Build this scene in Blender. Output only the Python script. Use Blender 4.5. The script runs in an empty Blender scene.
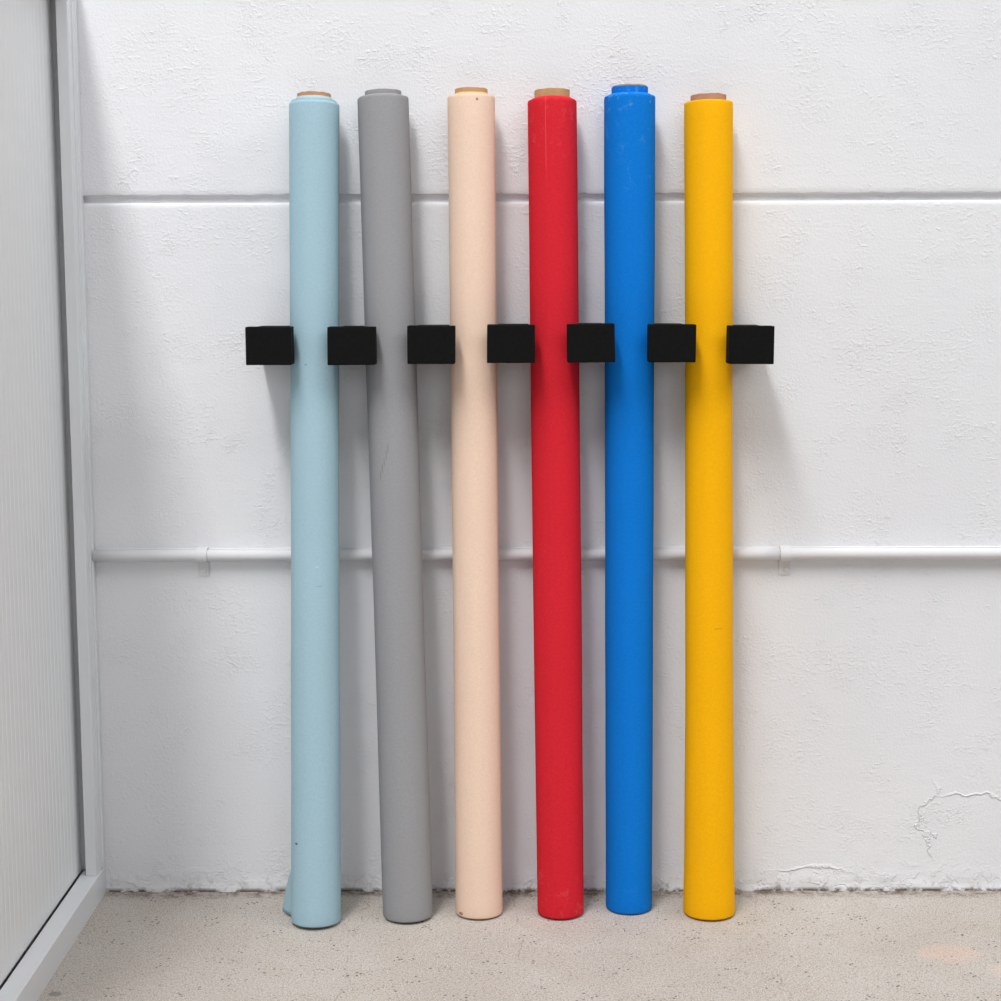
import bpy, bmesh, math, random
from mathutils import Vector, Matrix, noise
random.seed(7)
PI = math.pi
sc = bpy.context.scene
C = sc.collection

# ------------------------------------------------------------------ helpers
def mesh_obj(name, verts, faces, mat=None, parent=None, smooth=False, auto=None):
    me = bpy.data.meshes.new(name)
    me.from_pydata(verts, [], faces)
    me.validate(); me.update()
    bm = bmesh.new(); bm.from_mesh(me)
    bmesh.ops.recalc_face_normals(bm, faces=bm.faces)
    bm.to_mesh(me); bm.free()
    o = bpy.data.objects.new(name, me)
    C.objects.link(o)
    if mat: me.materials.append(mat)
    if smooth:
        for p in me.polygons: p.use_smooth = True
    if auto is not None:
        bm = bmesh.new(); bm.from_mesh(me)
        for e in bm.edges:
            if len(e.link_faces) == 2 and e.calc_face_angle(0) > auto: e.smooth = False
        bm.to_mesh(me); bm.free()
    if parent: o.parent = parent
    return o

def bm_obj(name, bm, mat=None, parent=None, smooth=False):
    bmesh.ops.recalc_face_normals(bm, faces=bm.faces)
    me = bpy.data.meshes.new(name); bm.to_mesh(me); bm.free()
    o = bpy.data.objects.new(name, me); C.objects.link(o)
    if mat: me.materials.append(mat)
    if smooth:
        for p in me.polygons: p.use_smooth = True
    if parent: o.parent = parent
    return o

def box(bm, x0, x1, y0, y1, z0, z1, bev=0.0, seg=2):
    vs = [bm.verts.new((x, y, z)) for x in (x0, x1) for y in (y0, y1) for z in (z0, z1)]
    idx = [(0,1,3,2),(4,6,7,5),(0,4,5,1),(2,3,7,6),(0,2,6,4),(1,5,7,3)]
    fs = [bm.faces.new([vs[i] for i in f]) for f in idx]
    if bev > 0:
        es = set()
        for f in fs: es.update(f.edges)
        bmesh.ops.bevel(bm, geom=list(es), offset=bev, segments=seg, profile=0.6, affect='EDGES')

def empty(name, loc=(0,0,0)):
    o = bpy.data.objects.new(name, None); C.objects.link(o)
    o.location = loc; o.empty_display_size = 0.05
    return o

def tag(o, label=None, cat=None, group=None, kind=None):
    if label: o['label'] = label
    if cat: o['category'] = cat
    if group: o['group'] = group
    if kind: o['kind'] = kind
    return o

# ------------------------------------------------------------------ materials
class NT:
    def __init__(self, name):
        self.m = bpy.data.materials.new(name); self.m.use_nodes = True
        self.t = self.m.node_tree; self.n = self.t.nodes; self.l = self.t.links
        self.b = self.n['Principled BSDF']
    def node(self, typ, ins=None, **kw):
        n = self.n.new(typ)
        for k, v in kw.items(): setattr(n, k, v)
        for k, v in (ins or {}).items():
            if hasattr(v, 'is_linked') or isinstance(v, bpy.types.NodeSocket): self.l.new(v, n.inputs[k])
            else: n.inputs[k].default_value = v
        return n
    def coord(self, kind='Object'): return self.node('ShaderNodeTexCoord').outputs[kind]
    def mapping(self, vec, scale=(1,1,1), loc=(0,0,0)):
        return self.node('ShaderNodeMapping', {'Vector': vec, 'Scale': scale, 'Location': loc}).outputs[0]
    def noise(self, vec, scale, detail=4, rough=.5, dist=0):
        return self.node('ShaderNodeTexNoise', {'Vector': vec, 'Scale': scale, 'Detail': detail, 'Roughness': rough, 'Distortion': dist}).outputs['Fac']
    def vor(self, vec, scale, out='Distance', rnd=1.0):
        return self.node('ShaderNodeTexVoronoi', {'Vector': vec, 'Scale': scale, 'Randomness': rnd}).outputs[out]
    def rng(self, v, a, b, c=0., d=1., smooth=False):
        n = self.node('ShaderNodeMapRange', {0: v, 1: a, 2: b, 3: c, 4: d})
        if smooth: n.interpolation_type = 'SMOOTHSTEP'
        n.clamp = True
        return n.outputs[0]
    def math(self, op, a, b=0.0, c=0.0):
        return self.node('ShaderNodeMath', {0: a, 1: b, 2: c}, operation=op).outputs[0]
    def mix(self, f, a, b):
        n = self.node('ShaderNodeMix', data_type='RGBA')
        for i, v in ((0, f), (6, a), (7, b)):
            if isinstance(v, bpy.types.NodeSocket): self.l.new(v, n.inputs[i])
            else: n.inputs[i].default_value = v if i == 0 else (*v, 1) if len(v) == 3 else v
        return n.outputs[2]
    def xyz(self, vec):
        s = self.node('ShaderNodeSeparateXYZ', {0: vec}); return s.outputs
    def bump(self, h, strength, dist, prev=None):
        ins = {'Height': h, 'Strength': strength, 'Distance': dist}
        if prev: ins['Normal'] = prev
        return self.node('ShaderNodeBump', ins).outputs[0]
    def set(self, **kw):
        for k, v in kw.items():
            k = {'color': 'Base Color', 'rough': 'Roughness', 'normal': 'Normal', 'spec': 'Specular IOR Level', 'metal': 'Metallic'}[k]
            if isinstance(v, bpy.types.NodeSocket): self.l.new(v, self.b.inputs[k])
            else: self.b.inputs[k].default_value = (*v, 1) if isinstance(v, tuple) else v
        return self.m

def srgb(r, g, b):
    f = lambda c: (c/255/12.92) if c/255 <= .04045 else ((c/255+.055)/1.055)**2.4
    return (f(r), f(g), f(b))

def mat_wall():
    k = NT('painted_concrete')
    v = k.coord(); x, y, z = k.xyz(v)
    big = k.noise(v, 2.2, 3)
    patch = k.rng(k.noise(v, 9, 3, .6), .47, .60, 0, 1, True)
    wv = k.mapping(v, (1, 1, 1.2))
    lump = k.rng(k.noise(wv, 150, 3, .55, .2), .50, .66, 0, 1, True)
    lump2 = k.rng(k.noise(k.mapping(v, (1, 1, 1.6), (3, 5, 7)), 62, 4, .6, .8), .55, .68, 0, 1, True)
    stip = k.noise(v, 230, 3, .6)
    tro = k.noise(k.mapping(v, (14, 14, 42)), 1.0, 4, .55, .6)
    patch2 = k.rng(k.noise(k.mapping(v, (1, 1, 1), (9, 2, 4)), 13, 3, .6), .54, .62, 0, 1, True)
    h = k.math('MULTIPLY', lump, k.rng(patch, 0, 1, .10, .75))
    h = k.math('ADD', h, k.math('MULTIPLY', k.math('MULTIPLY', lump2, patch2), .85))
    h = k.math('ADD', h, k.math('MULTIPLY', k.rng(stip, .40, .66, 0, 1, True), k.rng(patch2, 0, 1, .28, .62)))
    h = k.math('ADD', h, k.math('MULTIPLY', tro, .8))
    # peeled paint blisters in patches and along the floor
    low = k.rng(z, .075, .0, 0, 1, True)
    bl = k.rng(k.noise(v, 34, 4, .65, .8), .52, .57, 0, 1, True)
    h = k.math('ADD', h, k.math('MULTIPLY', k.math('MULTIPLY', bl, low), 1.5))
    # cracks with a raised painted ridge, low on the right
    xw = k.math('ADD', x, k.math('MULTIPLY', k.math('SUBTRACT', k.noise(v, 9, 5, .65), .5), .16))
    d1 = k.math('ABSOLUTE', k.math('SUBTRACT', xw, .735))
    r1 = k.rng(d1, .0045, .0, 0, 1, True)
    r1 = k.math('MULTIPLY', r1, k.math('MULTIPLY', k.rng(z, .05, .07), k.rng(z, .21, .17)))
    zw = k.math('ADD', z, k.math('MULTIPLY', k.math('SUBTRACT', k.noise(v, 7, 5, .6), .5), .10))
    d2 = k.math('ABSOLUTE', k.math('SUBTRACT', zw, .165))
    r2 = k.math('MULTIPLY', k.rng(d2, .004, .0, 0, 1, True), k.rng(x, .74, .78))
    d3 = k.math('ABSOLUTE', k.math('SUBTRACT', zw, .04))
    r3 = k.math('MULTIPLY', k.rng(d3, .004, .0, 0, 1, True), k.math('MULTIPLY', k.rng(x, .46, .48), k.rng(x, .60, .57)))
    ridge = k.math('MULTIPLY', k.math('ADD', k.math('ADD', r1, r2), r3), 2.4)
    h = k.math('ADD', h, ridge)
    # tiny pits
    pv = k.vor(v, 9.0, 'Distance'); pit = k.rng(pv, .022, .008, 0, 1)
    pm = k.rng(k.noise(v, 3.1, 2), .48, .52)
    pit = k.math('MULTIPLY', pit, pm)
    h = k.math('SUBTRACT', h, k.math('MULTIPLY', pit, 1.5))
    col = k.mix(k.rng(big, .35, .65), srgb(222, 223, 227), srgb(227, 228, 231))
    col = k.mix(k.math('MULTIPLY', pit, .65), col, srgb(110, 108, 105))
    grime = k.math('MULTIPLY', k.rng(z, .035, .004, 0, 1), k.rng(k.noise(v, 48, 5, .7), .54, .66, 0, 1))
    col = k.mix(k.math('MULTIPLY', grime, .55), col, srgb(120, 112, 104))
    base = k.math('MULTIPLY', k.rng(z, .008, .002, 0, 1), k.rng(k.noise(v, 25, 4, .7), .42, .52, 0, 1))
    col = k.mix(k.math('MULTIPLY', base, .9), col, srgb(84, 68, 54))
    n = k.bump(h, 1.0, .00062)
    return k.set(color=col, rough=.55, normal=n, spec=.35)

def mat_floor():
    k = NT('concrete_floor')
    v = k.coord(); x, y, z = k.xyz(v)
    big = k.noise(v, 2.6, 4, .6)
    mid = k.noise(v, 14, 5, .65)
    fine = k.noise(v, 420, 3, .7)
    fine2 = k.noise(v, 160, 4, .7)
    col = k.mix(k.rng(big, .3, .7), srgb(172, 163, 155), srgb(186, 181, 175))
    col = k.mix(k.rng(mid, .42, .68, 0, .5), col, srgb(172, 162, 151))
    col = k.mix(k.rng(fine2, .50, .70, 0, .62), col, srgb(132, 122, 114))
    col = k.mix(k.rng(fine, .55, .66, 0, .70), col, srgb(232, 228, 221))
    col = k.mix(k.rng(fine, .45, .34, 0, .85), col, srgb(96, 86, 80))
    # dark specks
    sp = k.rng(k.vor(v, 120.0), .30, .16, 0, 1)
    sm = k.rng(k.noise(v, 19, 4, .75), .52, .60)
    col = k.mix(k.math('MULTIPLY', k.math('MULTIPLY', sp, sm), .9), col, srgb(58, 50, 46))
    sp2 = k.rng(k.vor(v, 20.0), .050, .030, 0, 1)
    col = k.mix(k.math('MULTIPLY', sp2, .75), col, srgb(70, 60, 55))
    # dirt gathered along the wall
    yy = k.math('ADD', y, k.math('MULTIPLY', k.noise(v, 20, 4, .7), .05))
    dirt = k.rng(yy, -.020, .022, 0, 1, True)
    dn = k.rng(k.noise(v, 46, 5, .75), .42, .60, .12, 1)
    col = k.mix(k.math('MULTIPLY', k.math('MULTIPLY', dirt, dn), .95), col, srgb(92, 76, 62))
    # hairline cracks running towards the viewer
    for x0, am in ((.015, .025), (.425, .05), (-.26, .05)):
        xw = k.math('ADD', x, k.math('MULTIPLY', k.math('SUBTRACT', k.noise(v, 6, 5, .6), .5), am*2.5))
        d = k.math('ABSOLUTE', k.math('SUBTRACT', xw, x0))
        cr = k.math('MULTIPLY', k.rng(d, .0016, .0004, 0, 1), k.rng(k.noise(v, 15, 2), .46, .56))
        col = k.mix(k.math('MULTIPLY', cr, .45), col, srgb(120, 108, 98))
    # faded pink paint mark on the right
    def blot(cx, cy, rx, ry):
        dx = k.math('DIVIDE', k.math('SUBTRACT', x, cx), rx); dy = k.math('DIVIDE', k.math('SUBTRACT', y, cy), ry)
        d = k.math('ADD', k.math('MULTIPLY', dx, dx), k.math('MULTIPLY', dy, dy))
        d = k.math('ADD', d, k.math('MULTIPLY', k.math('SUBTRACT', k.noise(v, 45, 4, .6), .5), 1.6))
        return k.rng(d, 1.2, .6, 0, 1)
    col = k.mix(k.math('MULTIPLY', blot(.70, -.278, .052, .038), .22), col, srgb(222, 176, 156))
    col = k.mix(k.math('MULTIPLY', blot(.775, -.345, .03, .03), .2), col, srgb(228, 190, 170))
    # cored dot on the left, front
    dd = blot(-.689, -.425, .010, .009)
    col = k.mix(k.math('MULTIPLY', dd, .6), col, srgb(110, 104, 96))
    h = k.math('ADD', k.math('MULTIPLY', fine2, .7), k.math('MULTIPLY', fine, .5))
    h = k.math('ADD', h, k.math('MULTIPLY', k.noise(v, 30, 4, .6), .9))
    n = k.bump(h, .35, .0012)
    return k.set(color=col, rough=.75, normal=n, spec=.3)

def mat_paper(name, rgb, marks=(), scuff=None, fleck=.0, grain=.10):
    """rgb sRGB; marks: (angle-x, z, rx, rz, rgb, strength) seen from the front; scuff: (z0, z1, strength, rgb)"""
    k = NT(name)
    v = k.coord(); x, y, z = k.xyz(v)
    base = srgb(*rgb)
    f = k.noise(v, 300, 3, .7)
    lo = k.noise(k.mapping(v, (12, 12, 5)), 1.0, 3, .5)
    dark = tuple(c*.86 for c in base); lite = tuple(min(1, c*1.10+.006) for c in base)
    col = k.mix(k.rng(f, .3, .7, .5-grain*2.2, .5+grain*2.2), dark, lite)
    col = k.mix(k.rng(lo, .35, .65, 0, .25), col, tuple(c*.93 for c in base))
    if scuff:
        for (z0, z1, st, crgb, sc_) in scuff:
            m = k.math('MULTIPLY', k.rng(z, z0-.02, z0+.01), k.rng(z, z1+.01, z1-.02))
            sn = k.rng(k.noise(k.mapping(v, (1, 1, .8)), sc_, 5, .75, .5), .56, .68)
            col = k.mix(k.math('MULTIPLY', k.math('MULTIPLY', m, sn), st), col, srgb(*crgb))
    for (mx, mz, rx, rz, crgb, st) in marks:
        dx = k.math('DIVIDE', k.math('SUBTRACT', x, mx), rx); dz = k.math('DIVIDE', k.math('SUBTRACT', z, mz), rz)
        d = k.math('ADD', k.math('MULTIPLY', dx, dx), k.math('MULTIPLY', dz, dz))
        d = k.math('ADD', d, k.math('MULTIPLY', k.math('SUBTRACT', k.noise(v, 150, 2), .5), 1.2))
        m = k.math('MULTIPLY', k.rng(d, 1.2, .5), k.rng(y, 0.0, -.005))
        col = k.mix(k.math('MULTIPLY', m, st), col, srgb(*crgb))
    h = k.math('ADD', k.math('MULTIPLY', f, .35), k.math('MULTIPLY', k.noise(k.mapping(v, (20, 20, 34)), 1.0, 4, .6), 1.0))
    n = k.bump(h, .35, .0012)
    return k.set(color=col, rough=.78, normal=n, spec=.10)

def mat_plain(name, rgb, rough=.5, spec=.4, bump=0, bscale=200, var=.04, metal=0.):
    k = NT(name); v = k.coord(); base = srgb(*rgb)
    f = k.noise(v, bscale*.4, 4, .6)
    col = k.mix(k.rng(f, .3, .7), tuple(c*(1-var) for c in base), tuple(min(1, c*(1+var)) for c in base))
    if bump:
        return k.set(color=col, rough=rough, spec=spec, metal=metal, normal=k.bump(k.noise(v, bscale, 4, .6), .4, bump))
    return k.set(color=col, rough=rough, spec=spec, metal=metal)

M_wall = mat_wall()
M_floor = mat_floor()
M_core = mat_plain('kraft_cardboard', (178, 138, 108), .8, .2, .0004, 180, .10)
M_core_p = mat_plain('mauve_cardboard', (172, 132, 110), .8, .2, .0004, 180, .08)
M_core_y = mat_plain('pale_cardboard', (184, 148, 106), .8, .2, .0004, 180, .10)
M_black = mat_plain('black_foam', (15, 15, 15), .85, .12, .0005, 420, .25)
M_pipe = mat_plain('painted_pipe', (214, 214, 217), .6, .25, .0006, 60, .02)
M_metal = mat_plain('white_lacquered_metal', (219, 221, 224), .35, .45, .0002, 20, .015)
M_rib = mat_plain('ribbed_plastic', (226, 228, 229), .45, .4, 0, 20, .015)
M_gap = mat_plain('grey_guide', (205, 206, 208), .7, .3, 0, 20, .05)
M_screw = mat_plain('painted_screw', (214, 214, 215), .5, .4, 0, 20, .05)

# ------------------------------------------------------------------ back wall
def build_wall():
    x0, x1 = -2.2, 2.4
    # profile rows (z, y, jitter in z, jitter in y)
    rows = []
    z = 0.0
    while z < .05: rows.append((z, 0, 0, 0)); z += .004
    rows += [(.06,0,0,0), (.10,0,0,0), (.3,0,0,0), (.7,0,0,0), (1.10,0,0,0), (1.185,0,0,0), (1.1900,0,.0,0), (1.1950,.0002,0,0),
             (1.1965,.0008,.0004,0), (1.1980,.0020,.0005,.0003), (1.1990,.0050,.0002,0), (1.1996,.0082,0,0), (1.2002,.0090,0,0), (1.2106,.0092,0,0),
             (1.2114,.0086,.0003,.0003), (1.2119,.0030,.0006,.0003), (1.2124,.0006,.0010,0), (1.2142,0,.0010,0), (1.222,0,0,0), (1.3,0,0,0), (2.0,0,0,0), (2.9,0,0,0)]
    xs = []
    x = x0
    while x < x1:
        xs.append(x)
        x += .006 if -.75 < x < 1.0 else .05
    xs.append(x1)
    V, Fc = [], []
    nx = len(xs)
    for (z, y, jz, jy) in rows:
        for x in xs:
            n1 = noise.noise(Vector((x*45, z*20, 3.1))) + .6*noise.noise(Vector((x*130, z*60, 7.7)))
            n2 = noise.noise(Vector((x*60, 9.0, z*30)))
            yy = y + jy*n2; zz = z + jz*n1*1.6
            if z < .05:   # rough plaster toe where wall meets the floor
                a = (1 - z/.05)**1.5
                b = .5 + .9*noise.noise(Vector((x*26, z*55, 1.3))) + .5*noise.noise(Vector((x*90, z*110, 2.3)))
                yy = -.0036*a*max(0, b)
            elif y == 0 and 1.1 < z < 1.3 and jz == 0 and z not in (1.1, 1.3):
                yy = 0
            V.append((x, yy, zz))
    for r in range(len(rows)-1):
        for i in range(nx-1):
            a = r*nx+i; Fc.append((a, a+1, a+nx+1, a+nx))
    # thickness: back, sides
    b = len(V)
    V += [(x0, .2, 0), (x1, .2, 0), (x1, .2, 2.9), (x0, .2, 2.9)]
    Fc.append((b, b+1, b+2, b+3))
    top = (len(rows)-1)*nx
    Fc.append([top+i for i in range(nx)] + [b+2, b+3])
    Fc.append([i for i in range(nx)] + [b+1, b])
    Fc.append([r*nx for r in range(len(rows))] + [b+3, b])
    Fc.append([r*nx+nx-1 for r in range(len(rows))] + [b+2, b+1])
    return tag(mesh_obj('wall_back', V, Fc, M_wall, smooth=True, auto=math.radians(35)), kind='structure')
build_wall()

bm = bmesh.new(); box(bm, -2.2, 2.4, -4.5, .2, -.1, 0)
tag(bm_obj('floor', bm, M_floor), kind='structure')

# ------------------------------------------------------------------ conduit along the wall
PZ, PR = .6032, .0101
PY = -PR - .0008
def tube_x(bm, xa, xb, r, y, z, seg=28, n=1, wob=0):
    rings = []
    for k in range(n+1):
        x = xa + (xb-xa)*k/n
        oy = wob*noise.noise(Vector((x*2.2, 0, 5))); oz = wob*noise.noise(Vector((x*1.7, 4, 0)))
        rings.append([bm.verts.new((x, y+oy*.2+r*math.cos(2*PI*i/seg), z+oz+r*math.sin(2*PI*i/seg))) for i in range(seg)])
    for a, b in zip(rings, rings[1:]):
        for i in range(seg): bm.faces.new((a[i], a[(i+1) % seg], b[(i+1) % seg], b[i]))
    bm.faces.new(rings[0]); bm.faces.new(rings[-1][::-1])
pipe_root = empty('wall_pipe', (.05, 0, PZ))
def rel(o):      # children were modelled in world space
    for v in o.data.vertices: v.co -= pipe_root.location
    return o
bm = bmesh.new(); tube_x(bm, -.7120, 2.38, PR, PY, PZ, n=40, wob=.0006)
p = rel(bm_obj('tube', bm, M_pipe, pipe_root, True))
bm = bmesh.new(); tube_x(bm, .345, .4630, PR+.0008, PY, PZ)
rel(bm_obj('coupling', bm, M_pipe, pipe_root, True))
# paint bead where the pipe meets the wall
bm = bmesh.new()
ra = []
for k in range(200):
    x = -.708 + k*(2.38+.708)/199
    w = .0012*noise.noise(Vector((x*30, 0, 0)))
    ra.append([bm.verts.new(c) for c in ((x, .001, PZ+.0112+w), (x, -.0022, PZ+.0106+w*.6), (x, -.0048, PZ+.0092), (x, .001, PZ+.0080))])
for a, b in zip(ra, ra[1:]):
    for i in range(3): bm.faces.new((a[i], a[i+1], b[i+1], b[i]))
rel(bm_obj('paint_bead', bm, M_pipe, pipe_root, True))
def clip(cx, square):
    bm = bmesh.new()
    w = .0095
    prof = []
    for i in range(17):
        a = PI/2 + .25 - (i/16)*(-PI-.1)   # over the front of the pipe
        prof.append((PY + (PR+.0022)*math.cos(a), PZ + (PR+.0022)*math.sin(a)))
    prof = [(-.0005, PZ+PR+.0030)] + prof
    prof += [(-.0030, PZ-PR-.0035), (-.0028, PZ-PR-.0265)]
    inner = [(-.0002, PZ+PR+.0012)] + [(PY + (PR+.0004)*math.cos(PI/2+.25+(i/16)*(PI+.1)), PZ + (PR+.0004)*math.sin(PI/2+.25+(i/16)*(PI+.1))) for i in range(17)]
    inner += [(-.0002, PZ-PR-.0028), (-.0002, PZ-PR-.0265)]
    rows = []
    for s in (-1, 1):
        rows.append([bm.verts.new((cx+s*w, y, z)) for y, z in prof] + [bm.verts.new((cx+s*w, y, z)) for y, z in inner[::-1]])
    n = len(rows[0])
    for i in range(n): bm.faces.new((rows[0][i], rows[0][(i+1) % n], rows[1][(i+1) % n], rows[1][i]))
    m = len(prof)
    for r in rows:
        for i in range(m-1): bm.faces.new((r[i], r[i+1], r[n-2-i], r[n-1-i]))
    c = rel(bm_obj('clip', bm, M_pipe, pipe_root))
    bm = bmesh.new()
    bmesh.ops.create_cone(bm, cap_ends=True, segments=16, radius1=.0042, radius2=.0030, depth=.0022,
                          matrix=Matrix.Translation((cx+.002, -.0038, PZ-PR-.0180)) @ Matrix.Rotation(PI/2, 4, 'X'))
    box(bm, cx-.0008, cx+.0048, -.0053, -.0045, PZ-PR-.0185, PZ-PR-.0175)
    rel(bm_obj('screw', bm, M_screw, c, False))
clip(-.5262, True); clip(.4725, True)
tag(pipe_root, 'white painted pipe running along the wall behind the paper rolls', 'pipe')

# ------------------------------------------------------------------ cabinet with roller shutter on the left
XO = -.709
cab = empty('shutter_cabinet', (-.93, -.46, 0))
def crel(o):
    for v in o.data.vertices: v.co -= cab.location
    return o
def prism_xy(poly, z0, z1, name, mat):
    n = len(poly)
    V = [(x, y, z0) for x, y in poly] + [(x, y, z1) for x, y in poly]
    Fc = [tuple(range(n)), tuple(range(n, 2*n))] + [(i, (i+1) % n, n+(i+1) % n, n+i) for i in range(n)]
    return crel(mesh_obj(name, V, Fc, mat, cab))
CH = 1.58; CY0 = -.93
g = .0012
prism_xy([(-.7305, -.055), (XO-.004, -.055), (XO-.003, -.054), (XO-.003, -.034), (XO-.004, -.0335), (XO-.004, -.0315), (XO-.0015, -.031), (XO-.0015, -.017), (XO, -.016), (XO, -.0012), (-.7305, -.0012)], .0495, CH-.04, 'post', M_metal)
prism_xy([(-.7305, CY0+.055), (XO, CY0+.055), (XO, CY0), (-.7305, CY0)], .0495, CH-.04, 'post', M_metal)
bm = bmesh.new(); box(bm, -.7415, XO, CY0, -.0012, .0, .049, .0012)
crel(bm_obj('bottom_rail', bm, M_metal, cab))
bm = bmesh.new(); box(bm, XO-.0085, XO-.0015, -.030, -.020, .0488, .0535, .0005)
crel(bm_obj('corner_bracket', bm, M_metal, cab))
bm = bmesh.new(); box(bm, -.7415, XO, CY0, -.0012, CH-.039, CH, .0012)
crel(bm_obj('top_rail', bm, M_metal, cab))
bm = bmesh.new(); box(bm, -.7600, -.7308, -.024, -.0012, .0500, CH-.04)
crel(bm_obj('guide_channel', bm, M_gap, cab))
bm = bmesh.new(); box(bm, -.7600, -.7308, CY0, CY0+.045, .0500, CH-.04)
crel(bm_obj('guide_channel', bm, M_gap, cab))
bm = bmesh.new()
box(bm, -1.15, -.7605, -.0205, -.0012, 0, CH); crel(bm_obj('side_panel', bm, M_metal, cab))
bm = bmesh.new(); box(bm, -1.15, -.7605, CY0, CY0+.0195, 0, CH); crel(bm_obj('side_panel', bm, M_metal, cab))
bm = bmesh.new(); box(bm, -1.15, -1.132, CY0+.02, -.021, 0, CH); crel(bm_obj('back_panel', bm, M_metal, cab))
bm = bmesh.new(); box(bm, -1.131, -.7425, CY0+.02, -.021, CH-.02, CH-.001); crel(bm_obj('top_panel', bm, M_metal, cab))
bm = bmesh.new(); box(bm, -1.131, -.7625, CY0+.02, -.021, .02, .036); crel(bm_obj('bottom_panel', bm, M_metal, cab))
# ribbed shutter: many rounded vertical slats in one curtain
pts = []
pitch = .021; y = -.028
ys_end = CY0+.068
while y > ys_end:
    for t, d in ((0, .0007), (.06, .0005), (.14, .0001), (.3, 0), (.5, 0), (.7, 0), (.86, .0001), (.94, .0005)):
        pts.append((-.7448-d, y-pitch*t))
    y -= pitch
V = []; Fc = []
n = len(pts)
V = [(px, py, .0502) for px, py in pts] + [(px, py, CH-.041) for px, py in pts]
V += [(-.7530, pts[0][1], .0502), (-.7530, pts[-1][1], .0502), (-.7530, pts[0][1], CH-.041), (-.7530, pts[-1][1], CH-.041)]
Fc = [(i, i+1, n+i+1, n+i) for i in range(n-1)]
Fc += [(2*n, 2*n+1, 2*n+3, 2*n+2), (0, 2*n, 2*n+2, n), (n-1, 2*n-1, 2*n+3, 2*n+1), tuple(range(n)) + (2*n+1, 2*n), tuple(range(n, 2*n)) + (2*n+3, 2*n+2)]
crel(mesh_obj('shutter', V, Fc, M_rib, cab))
cab.rotation_euler = (0, .0024, .0098); cab.location.x += .0000; cab.location.y -= .0016
tag(cab, 'tall white metal cabinet with a finely ribbed shutter at the left edge', 'cabinet')

# ------------------------------------------------------------------ wall holders for the rolls
def make_holder():
    r = empty('roll_holder')
    bm = bmesh.new(); box(bm, -.5, .5, -.1085, -.0005, -.5, .5)
    bm_obj('arm', bm, M_black, r)
    bm = bmesh.new(); box(bm, -.5, .5, -.1480, -.1088, -.5, .5)
    o = bm_obj('end_block', bm, M_black, r)
    return r
def arm_mesh(xa, xb, h):
    bm = bmesh.new(); box(bm, xa, xb, -.1085, -.0005, -h/2, h/2, .001)
    bmesh.ops.recalc_face_normals(bm, faces=bm.faces)
    me = bpy.data.meshes.new('arm'); bm.to_mesh(me); bm.free(); me.materials.append(M_black)
    return me
AR = [(-.4176, -.3625), (-.2770, -.2382), (-.1520, -.0995), (-.0180, .0335), (.1178, .1575), (.2423, .2895), (.3712, .4165)]
def end_block_mesh(w, h, k):
    bm = bmesh.new()
    box(bm, -w/2, w/2, -.1480, -.1088, -h/2, h/2, .0016, 2)
    rr = random.Random(k)
    for v in bm.verts:
        v.co += Vector((noise.noise(v.co*30+Vector((k*3, 0, 0))), 0, noise.noise(v.co*30+Vector((0, k*5, 9)))))*.0007
    bmesh.ops.recalc_face_normals(bm, faces=bm.faces)
    me = bpy.data.meshes.new('end_block'); bm.to_mesh(me); bm.free(); me.materials.append(M_black)
    return me
HB = [(-.4218, -.3487, .9957, .9348, 0), (-.2905, -.2145, .9953, .9344, 0), (-.1624, -.0861, .9965, .9356, .4), (-.0345, .0422, .9976, .9368, .2),
      (.0942, .1704, .9988, .9372, -.8), (.2246, .3002, .9976, .9367, .3), (.3530, .4251, .9948, .9339, .5)]
HL = ['black block holder left of the pale blue roll, nearest the cabinet',
      'black block holder between the pale blue roll and the grey roll',
      'black block holder between the grey roll and the peach roll',
      'black block holder between the peach roll and the red roll',
      'black block holder between the red roll and the blue roll',
      'black block holder between the blue roll and the yellow roll',
      'black block holder right of the yellow roll, with bare wall beyond it']
h0 = make_holder()
for i, (xa, xb, zt, zb, rot) in enumerate(HB):
    if i == 0: h = h0; kids = list(h0.children)
    else:
        h = h0.copy(); C.objects.link(h); kids = []
        for c in h0.children:
            d = c.copy(); C.objects.link(d); d.parent = h; kids.append(d)
    h.location = ((xa+xb)/2, 0, (zt+zb)/2)
    for d in kids:
        cx = (xa+xb)/2
        if d.name.startswith('arm'): d.data = arm_mesh(AR[i][0]-cx, AR[i][1]-cx, .058)
        if d.name.startswith('end_block'): d.data = end_block_mesh(xb-xa, zt-zb, i+1); d.rotation_euler.y = math.radians(rot)
    tag(h, HL[i], 'holder', 'black block holders on the wall')

# ------------------------------------------------------------------ paper rolls
def rad_at(tab, z):
    for (z0, r0), (z1, r1) in zip(tab, tab[1:]):
        if z <= z1:
            t = (z-z0)/(z1-z0); t = t*t*(3-2*t)
            return r0 + (r1-r0)*t
    return tab[-1][1]

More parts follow.
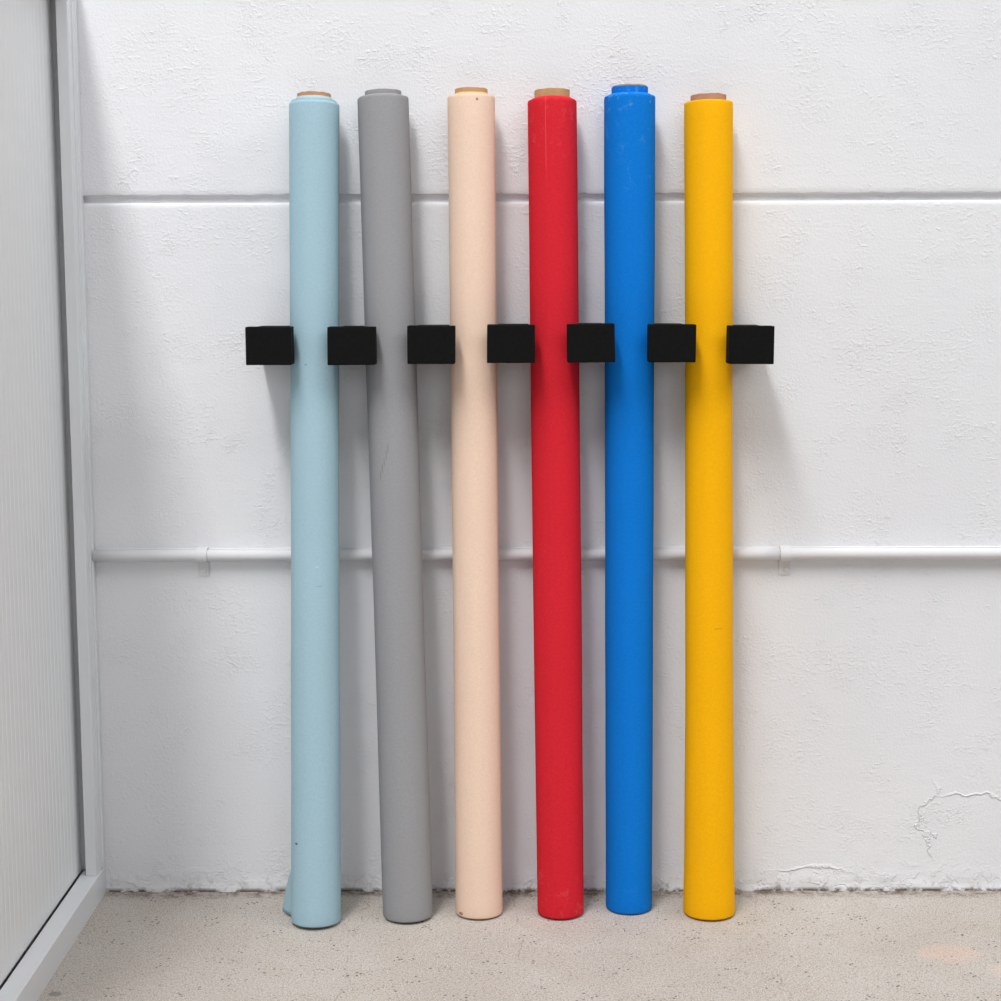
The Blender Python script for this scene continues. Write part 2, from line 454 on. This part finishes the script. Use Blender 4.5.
def roll_body(tab, L, shoulder, rc, seam, step, seed, frayed=0):
    """outer wound paper; shoulder = (radius inset, height) of the telescoped top"""
    N = 120
    zs = [0, .001, .003] + [L*k/60 for k in range(1, 60)]
    zs = [z for z in zs if z < L-.006] + [L-.004, L-.0012, L]
    prof = []   # (z, inset from outer)
    for z in zs:
        ins = 0
        if z == 0: ins = .0016
        elif z == .001: ins = .0004
        if z == L-.0012: ins = .0002
        if z == L: ins = .0009
        prof.append((z, ins))
    V, Fc = [], []
    def ringpts(z, ins, fixed=None):
        out = []
        for i in range(N):
            a = 2*PI*i/N
            t = ((a-seam) % (2*PI))/(2*PI)
            if fixed is None:
                r = rad_at(tab, z) - ins + step*(t-.5)
                r += .0005*noise.noise(Vector((math.cos(a)*1.5, math.sin(a)*1.5, z*6+seed*10)))
            else: r = fixed
            zz = z
            if fixed is None and z > L-.005 and frayed:
                zz += frayed*noise.noise(Vector((math.cos(a)*6, math.sin(a)*6, seed)))
            if fixed is None and z > L-.005 : zz -= 0
            out.append((r*math.cos(a), r*math.sin(a), zz))
        return out
    rings = [ringpts(0, 0, rc)] + [ringpts(z, ins) for z, ins in prof]
    # shoulder in small telescoping steps towards the core
    si, sh = shoulder
    rtop = rad_at(tab, L)
    if sh > 0:
        K = 5
        for q in range(1, K+1):
            r = rtop - .0012 - si*q/K; z = L + sh*(q-.15)/K
            rings.append(ringpts(z, 0, r+.0008)); rings.append(ringpts(z+sh*.12/K, 0, r))
    rings.append(ringpts(L+sh, 0, rc))
    for r in rings: V += r
    R_ = len(rings)
    for q in range(R_):
        q2 = (q+1) % R_
        for i in range(N):
            Fc.append((q*N+i, q*N+(i+1) % N, q2*N+(i+1) % N, q2*N+i))
    return V, Fc

def ring_tube(r0, r1, z0, z1, N=64, bev=.0006, wob=0, seed=0):
    prof = [(r1, z0), (r1, z1-bev), (r1-bev, z1), (r0+bev, z1), (r0, z1-bev), (r0, z0)]
    V = []; Fc = []
    for r, z in prof:
        for i in range(N):
            a = 2*PI*i/N
            zz = z + (wob*noise.noise(Vector((math.cos(a)*3, math.sin(a)*3, seed))) if z > z0+.01 else 0)
            V.append((r*math.cos(a), r*math.sin(a), zz))
    P_ = len(prof)
    for q in range(P_):
        for i in range(N): Fc.append((q*N+i, q*N+(i+1) % N, ((q+1) % P_)*N+(i+1) % N, ((q+1) % P_)*N+i))
    return V, Fc

def paper_roll(label, base, top, tab, mat, shoulder, wraps, core_mat, core_h, seam, step, seed, rcore=.0292, frayed=.0006):
    b = Vector(base); t = Vector(top); d = (t-b); L = d.length; d.normalize()
    root = empty('paper_roll', b)
    root.rotation_mode = 'QUATERNION'
    root.rotation_quaternion = Vector((0, 0, 1)).rotation_difference(d)
    V, Fc = roll_body(tab, L, shoulder, rcore+.0001, seam, step, seed, frayed)
    mesh_obj('paper', V, Fc, mat, root, True, math.radians(40))
    zt = L + shoulder[1]
    r = rcore
    if wraps:
        wm, wh = wraps
        V, Fc = ring_tube(rcore-.0016, rcore, .002, zt+wh, bev=.0003, wob=.0006, seed=seed)
        mesh_obj('inner_wrap', V, Fc, wm, root, True, math.radians(35)); zt += wh; r = rcore-.0017
    V, Fc = ring_tube(r-.005, r, .004, zt+core_h, wob=.0007, seed=seed+3)
    mesh_obj('core', V, Fc, core_mat, root, True, math.radians(35))
    return tag(root, label, 'paper roll', 'coloured paper rolls leaning on the wall')

m_pb = mat_paper('pale_blue_paper', (158, 188, 201), marks=[(-.029, .138, .0028, .0020, (60, 60, 70), .8), (.012, .568, .006, .001, (110, 150, 165), .5), (-.010, .93, .002, .0015, (90, 130, 145), .6), (.008, .60, .004, .0012, (190, 215, 222), .5)])
m_pbw = mat_paper('pale_blue_inner', (192, 212, 212))
m_gr = mat_paper('grey_paper', (149, 149, 152), marks=[(-.014+.0035*q, .772+.011*q, .0011, .009, (116, 114, 112), .5) for q in (-2, -1, 0, 1, 2)])
m_pe = mat_paper('peach_paper', (234, 205, 184), marks=[(.010, 1.356, .0022, .0025, (140, 100, 70), .8), (-.030, .006, .004, .003, (120, 90, 66), .7)])
m_pew = mat_paper('peach_inner', (240, 202, 158))
m_re = mat_paper('red_paper', (208, 34, 48), scuff=[(1.27, 1.37, .22, (240, 110, 115), 60), (0.0, .09, .35, (235, 95, 100), 45)], marks=[(-.012, 1.30, .0007, .075, (228, 80, 90), .6)], grain=.16)
m_bl = mat_paper('blue_paper', (0, 116, 208), scuff=[(1.22, 1.33, .22, (90, 165, 228), 42), (1.352, 1.38, .45, (140, 195, 235), 80), (0.0, .06, .25, (60, 140, 215), 45)], grain=.14)
m_ye = mat_paper('yellow_paper', (247, 178, 0), marks=[(.010, .493, .008, .0009, (190, 130, 0), .55)], grain=.12)

Y_T = -.0445
def tlt(by, L=1.36): return .041*abs(by-Y_T)/L
paper_roll('pale blue paper roll, leftmost, with a loose sheet corner at its foot',
    (-.3266, -.142, .0031), (-.3168, Y_T, 1.3545), [(0, .0415), (.25, .0408), (.7, .0396), (1.2, .0404), (1.36, .0410)],
    m_pb, (.0045, .0050), (m_pbw, .0050), M_core, .0066, PI*.15, .0008, 1)
paper_roll('mid grey paper roll, clearly tilted, its foot further right than its top',
    (-.1728, -.1175, .0023), (-.2036, Y_T, 1.3645), [(0, .0418), (.03, .0422), (.6, .0412), (1.36, .0414)],
    m_gr, (.0098, .0028), (m_gr, .0072), M_core_y, -.001, PI*1.02, .0016, 2, rcore=.0298)
paper_roll('pale peach paper roll between the grey and red ones',
    (-.0529, -.101, .0019), (-.0599, Y_T, 1.3655), [(0, .0402), (.6, .0386), (1.36, .0389)],
    m_pe, (.0080, .0003), (m_pew, .0040), M_core_y, .0078, PI*1.9, .0007, 3, rcore=.0284)
paper_roll('bright red paper roll with pale scuffs and a brown core end',
    (.0861, -.1024, .0019), (.0722, Y_T, 1.3580), [(0, .0395), (.5, .0404), (1.36, .0402)],
    m_re, (.0085, .0048), None, M_core_y, .0125, PI*1.42, .0006, 4, rcore=.0288, frayed=.0012)
paper_roll('strong blue paper roll with a blue wrapped core end',
    (.2038, -.0781, .0012), (.1987, Y_T, 1.3642), [(0, .0396), (.6, .0404), (1.36, .0418)],
    m_bl, (.0085, .0042), (m_bl, .0110), M_core, .0022, PI*1.95, .0007, 5, rcore=.0298, frayed=.0012)
paper_roll('golden yellow paper roll, rightmost, widening slightly at its foot',
    (.3384, -.1045, .0019), (.3272, Y_T, 1.3545), [(0, .0436), (.12, .0420), (.4, .0400), (.8, .0392), (1.36, .0397)],
    m_ye, (.0070, .0008), None, M_core_p, .0108, PI*.9, .0005, 6, rcore=.0290)

# loose corner of sheet behind the foot of the pale blue roll
roll = bpy.data.objects['paper_roll']
V, Fc = [], []
nu, nv = 10, 12
th = .0004
for s in (0, 1):
    for j in range(nv+1):
        z = .0035 + .080*j/nv
        ext = .034*(1-j/nv)**.55
        for i in range(nu+1):
            u = i/nu
            a0 = math.radians(166)          # leaves the roll tangentially on its rear left side
            r = .0418
            px, py = r*math.cos(a0), r*math.sin(a0)
            tx, ty = -math.sin(a0)*1, math.cos(a0)*1
            d = ext*u
            # tangent heading away from the viewer, curling outwards
            x = px - (d*.50 + d*d*3.0) ; y = py + d*.80
            V.append((x - s*th, y - s*th*.3, z))
W = (nu+1)
H_ = W*(nv+1)
for j in range(nv):
    for i in range(nu):
        a = j*W+i
        Fc.append((a, a+1, a+W+1, a+W)); Fc.append((H_+a, H_+a+W, H_+a+W+1, H_+a+1))
for i in range(nu): Fc.append((i, i+1, H_+i+1, H_+i))
for j in range(nv): a = j*W+nu; Fc.append((a, a+W, H_+a+W, H_+a))
mesh_obj('loose_sheet_corner', V, Fc, m_pb, roll, True)

# ------------------------------------------------------------------ light
def area(name, loc, target, sx, sy, power, col=(1, 1, 1), rot=None):
    l = bpy.data.lights.new(name, 'AREA'); l.shape = 'RECTANGLE'; l.size = sx; l.size_y = sy; l.energy = power; l.color = col
    o = bpy.data.objects.new(name, l); C.objects.link(o); o.location = loc
    if rot is not None: o.rotation_euler = rot
    else: o.rotation_euler = (Vector(target)-Vector(loc)).to_track_quat('-Z', 'Y').to_euler()
    return o
# long roof-light row high up, running towards the viewer on the left
area('ceiling_light_row', (-1.7, -5.2, 8.0), None, .9, 6.5, 850, (1.0, .995, .98), (0, 0, 0))
# broad overhead fill light, added to soften the roll shadows
area('overhead_fill', (.2, -2.4, 5.0), None, 4.5, 3.6, 185, (1, 1, 1), (0, 0, 0))
# high side window on the right, close to this wall
area('side_window', (5.4, -2.4, 5.2), (0, 0, .8), 2.4, 2.4, 190, (1.0, .99, .98))
# added fill light behind the viewer, lifts the lower wall and gaps
area('front_fill', (.2, -6.5, 1.9), (0, 0, .7), 5.0, 2.6, 74, (.96, .98, 1.0))
w = bpy.data.worlds.new('studio_daylight'); sc.world = w; w.use_nodes = True
bg = w.node_tree.nodes['Background']; bg.inputs[0].default_value = (.95, .97, 1, 1); bg.inputs[1].default_value = .15

# ------------------------------------------------------------------ camera
cam = bpy.data.cameras.new('camera'); co = bpy.data.objects.new('camera', cam); C.objects.link(co)
cam.sensor_width = 36; cam.lens = 1650/1001*36; cam.clip_start = .05
co.location = (0, -2.8, 1.06)
Mx = Matrix.Rotation(math.radians(.3), 4, 'Z') @ Matrix.Rotation(math.radians(90-7.42), 4, 'X') @ Matrix.Rotation(math.radians(-.2), 4, 'Z')
co.rotation_euler = Mx.to_euler()
sc.camera = co
sc.view_settings.view_transform = 'Standard'; sc.view_settings.look = 'None'
sc.view_settings.gamma = 1; sc.view_settings.use_curve_mapping = False
sc.view_settings.exposure = -0.45
